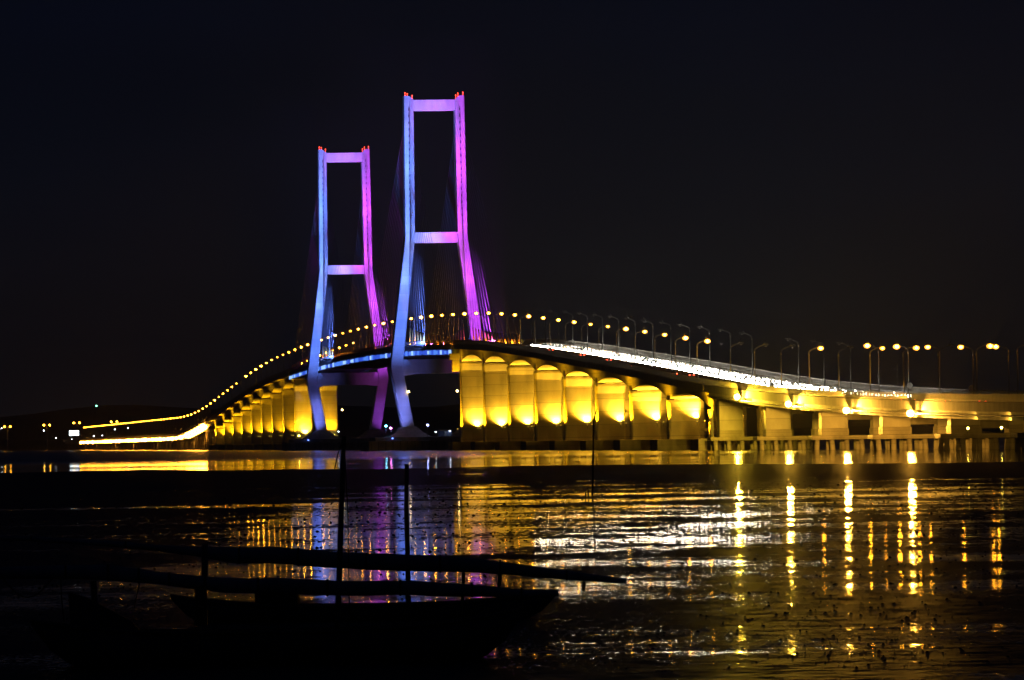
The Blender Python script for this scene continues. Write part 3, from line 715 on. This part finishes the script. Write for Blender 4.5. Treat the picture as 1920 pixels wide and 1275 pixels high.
for i, (x, yt) in enumerate(((481,836),(495,828),(499,838),(503,822),(508,838),(519,834))):
    stake(x, yt, 0, .16, 'one of the thin fishing stakes in the channel before the far piers', 'fishing stakes in the channel', random.uniform(-2,2), 0, 1450)

# ------------------------------------------------------------------ boats in the foreground
WOODO = mat('orange_post_wood', (.12,.045,.015), .7, .2, var=.3, scale=6)
SAIL = mat('furled_sail_cloth', (.28,.28,.30), .9, .05, var=.35, scale=2.5)
ROPE = mat('rope', (.03,.028,.025), .9, .05)
BOATIN = mat('boat_inside', (.05,.035,.025), .8, .1, var=.3, scale=4)
def hull(parent, L, beam, freeb, rise_l, rise_r, sag=.0):
    """double ended hull along local x, from -L/2 to L/2"""
    N = 26; rings = []; inner = []; gun = []
    for i in range(N+1):
        u = -1+2*i/N; x = u*L/2
        bw = beam/2*(max(0, 1-abs(u)**2.6))**.8+.02
        sh = freeb + (rise_l*max(0,-u)**3 if u < 0 else rise_r*max(0,u)**3)
        kz = -.25 + (sh+.20)*abs(u)**7*.96
        rings.append([(x,-bw,sh),(x,-bw*.86,kz+(sh-kz)*.5),(x,-bw*.45,kz+(sh-kz)*.12),(x,0,kz),(x,bw*.45,kz+(sh-kz)*.12),(x,bw*.86,kz+(sh-kz)*.5),(x,bw,sh),
                      (x,bw*.9,sh),(x,bw*.7,kz+(sh-kz)*.55),(x,0,kz+(sh-kz)*.30),(x,-bw*.7,kz+(sh-kz)*.55),(x,-bw*.9,sh)])
        gun.append(((x,-bw,sh),(x,bw,sh)))
    q = MB(); q.loft(rings, True, True); q.build('hull', HULLD, parent)
    q = MB()
    for k in (0,1): q.tube([g[k] for g in gun], .035, 6)
    q.build('gunwale', HULLD, parent)
    for u in (-.55,-.2,.15,.5):
        i = int((u+1)/2*N); (a, b) = gun[i]; q = MB(); q.box(a[0]-.1, a[0]+.1, a[1]*.93, b[1]*.93, a[2]-.16, a[2]-.11); q.build('thwart', BOATIN, parent)
    return gun
# nearer boat: hull spans px 60..985, waterline ~1240 -> D about 110 m
DA = 112.0; pxA = F/DA
def LA(x, y, D=DA, cx=522): # local coords of a photo point on the boat
    p = pix(x, y, D); c = pix(cx, 1240, D); return (p.x-c.x, 0, p.z)
c = pix(522, 1240, DA)
A = empty('wooden_boat', (c.x, DA, 0), R(2), 'nearer dark wooden fishing boat with upswept ends, furled sail and square rudder board', 'boat')
hull(A, 9.4, 1.5, .60, .28, .36)
q = MB(); q.loft([[(x, y, z) for y in (-.05,.05)][0:1]+[(x,.05,z)]+[(x2,.05,z2),(x2,-.05,z2)] for (x,z,x2,z2) in ((-3.93,.55,-3.98,1.42),(-3.6,.55,-3.62,1.30),(-2.75,.55,-2.78,.84),(-2.55,.5,-2.6,.62))]); q.build('rudder_board', HULLD, A)
q = MB(); q.tube([(-3.45,.1,.3),(-3.5,.1,1.62)], .06, 8); q.build('stern_post', HULLD, A)
def spar(parent, pts, rads, nm, m_, wraps=0):
    q = MB(); q.tube(pts, rads, 12); o = q.build(nm, m_, parent)
    if wraps:
        V = [Vector(p) for p in pts]
        for i in range(wraps):
            t_ = (i+.7)/(wraps+.4)*(len(V)-1); j = min(int(t_), len(V)-2); p = V[j].lerp(V[j+1], t_-j); rr = rads[j] if not hasattr(rads[j],'__len__') else max(rads[j])
            rr = rr*1.04+.008; r2 = MB(); r2.tube([(p.x-.02, p.y, p.z),(p.x+.02, p.y, p.z)], rr, 12); r2.build('lashing', ROPE, o)
    return o
def spx(lst, D, cx, cz=0):
    out = []
    for x, y, r_ in lst:
        p = pix(x, y, D); c_ = pix(cx, 1240, D); out.append(((p.x-c_.x, -.1+.02*math.sin(x), p.z), r_))
    return [a for a, b in out], [b for a, b in out]
P_, R_ = spx([(-60,1074,.10),(40,1073,.12),(130,1072,.13),(200,1073,.15),(250,1078,.14),(300,1083,.12),(350,1090,.13),(420,1097,.14),(520,1098,.15),(640,1103,.14),(760,1102,.14),(880,1107,.12),(960,1112,.09),(1048,1112,.06)], DA, 522)
P_ = [(x, y+.04, z) for x, y, z in P_]
spar(A, P_, R_, 'furled_sail', SAIL, 11)
q = MB(); q.tube([LA(384,1020), LA(384,1100)], .06, 8); q.build('boom_crutch', HULLD, A)
q = MB(); a = LA(378,1172); b = LA(378,1098); q.box(a[0]-.12, a[0]+.12, -.25, -.06, a[2], b[2]); q.build('orange_post', WOODO, A, .02)
q = MB(); q.tube([(LA(632,1200)[0],.0,.1), LA(633,1163), LA(640,960), LA(645,818)], [.062,.058,.05,.044], 10); q.build('mast', mat('mast_wood', (.07,.06,.05), .7, .2, var=.3, scale=5), A)
q = MB()
q.tube([LA(5+x_*12, 1082+38*math.sin(math.pi*x_/8)) for x_ in range(9)], .012, 5)
q.tube([LA(114,1062), LA(116,1120), LA(121,1166)], .014, 5)
q.tube([LA(645,822), LA(634,850), LA(627,880)], .012, 5)
q.tube([LA(264,1085), LA(258,1110), LA(252,1140)], .012, 5)
q.tube([LA(645,822), LA(652,960), LA(655,1150)], .010, 5)
q.build('rigging_rope', ROPE, A)
# outrigger-like second plank at the left tip
q = MB(); q.tube([LA(112,1204), LA(170,1212), LA(300,1232)], [.02,.06,.09], 8); q.build('rubbing_strake', HULLD, A)
# farther boat
DB = 138.0
def LB(x, y, cx=682):
    p = pix(x, y, DB); c_ = pix(cx, 1160, DB); return (p.x-c_.x, 0, p.z)
c = pix(682, 1160, DB)
B = empty('wooden_boat', (c.x, DB, 0), R(-3), 'farther dark wooden fishing boat behind the nearer one, with its long spar lowered', 'boat')
hull(B, 9.1, 1.5, .34, .30, .24)
P_, R_ = [], []
for x, y, r_ in ((-70,1006,.05),(60,1011,.06),(200,1019,.07),(300,1028,.08),(370,1034,.12),(440,1041,.19),(520,1041,.20),(600,1048,.19),(700,1053,.20),(800,1056,.19),(900,1060,.17),(960,1066,.14),(1060,1077,.11),(1175,1089,.07)):
    p = LB(x, y); P_.append((p[0], -.1, p[2])); R_.append(r_)
spar(B, P_, R_, 'lowered_spar', SAIL, 9)
q = MB(); q.tube([(LB(765,1135)[0], .1, .1), LB(765,1060), LB(762,950), LB(763,870)], [.065,.06,.055,.05], 8); q.build('mast', HULLD, B)
for (x, y0, y1) in ((870,1066,1150),(938,1072,1130),(1097,1085,1108)):
    q = MB(); q.tube([LB(x,y0), LB(x-4,y1)], .04, 6); q.build('spar_prop', HULLD, B)
q = MB(); q.box(LB(480,1130)[0], LB(560,1130)[0], -.4, .4, .35, .75); q.build('cargo_box', BOATIN, B, .04)

# ------------------------------------------------------------------ night haze
hz_m = bpy.data.materials.new('haze'); hz_m.use_nodes = True; n_ = hz_m.node_tree; n_.nodes.clear()
ho = n_.nodes.new('ShaderNodeOutputMaterial'); hv = n_.nodes.new('ShaderNodeVolumePrincipled')
hv.inputs['Color'].default_value = (.8,.82,.85,1); hv.inputs['Density'].default_value = 4.5e-5; hv.inputs['Anisotropy'].default_value = .3
n_.links.new(hv.outputs[0], ho.inputs['Volume'])
q = MB(); q.box(-6200, 6200, -60, 10600, -9, 175); o = q.build('haze', hz_m); tag(o, 'thin night haze hanging over the strait', 'haze', kind='stuff')
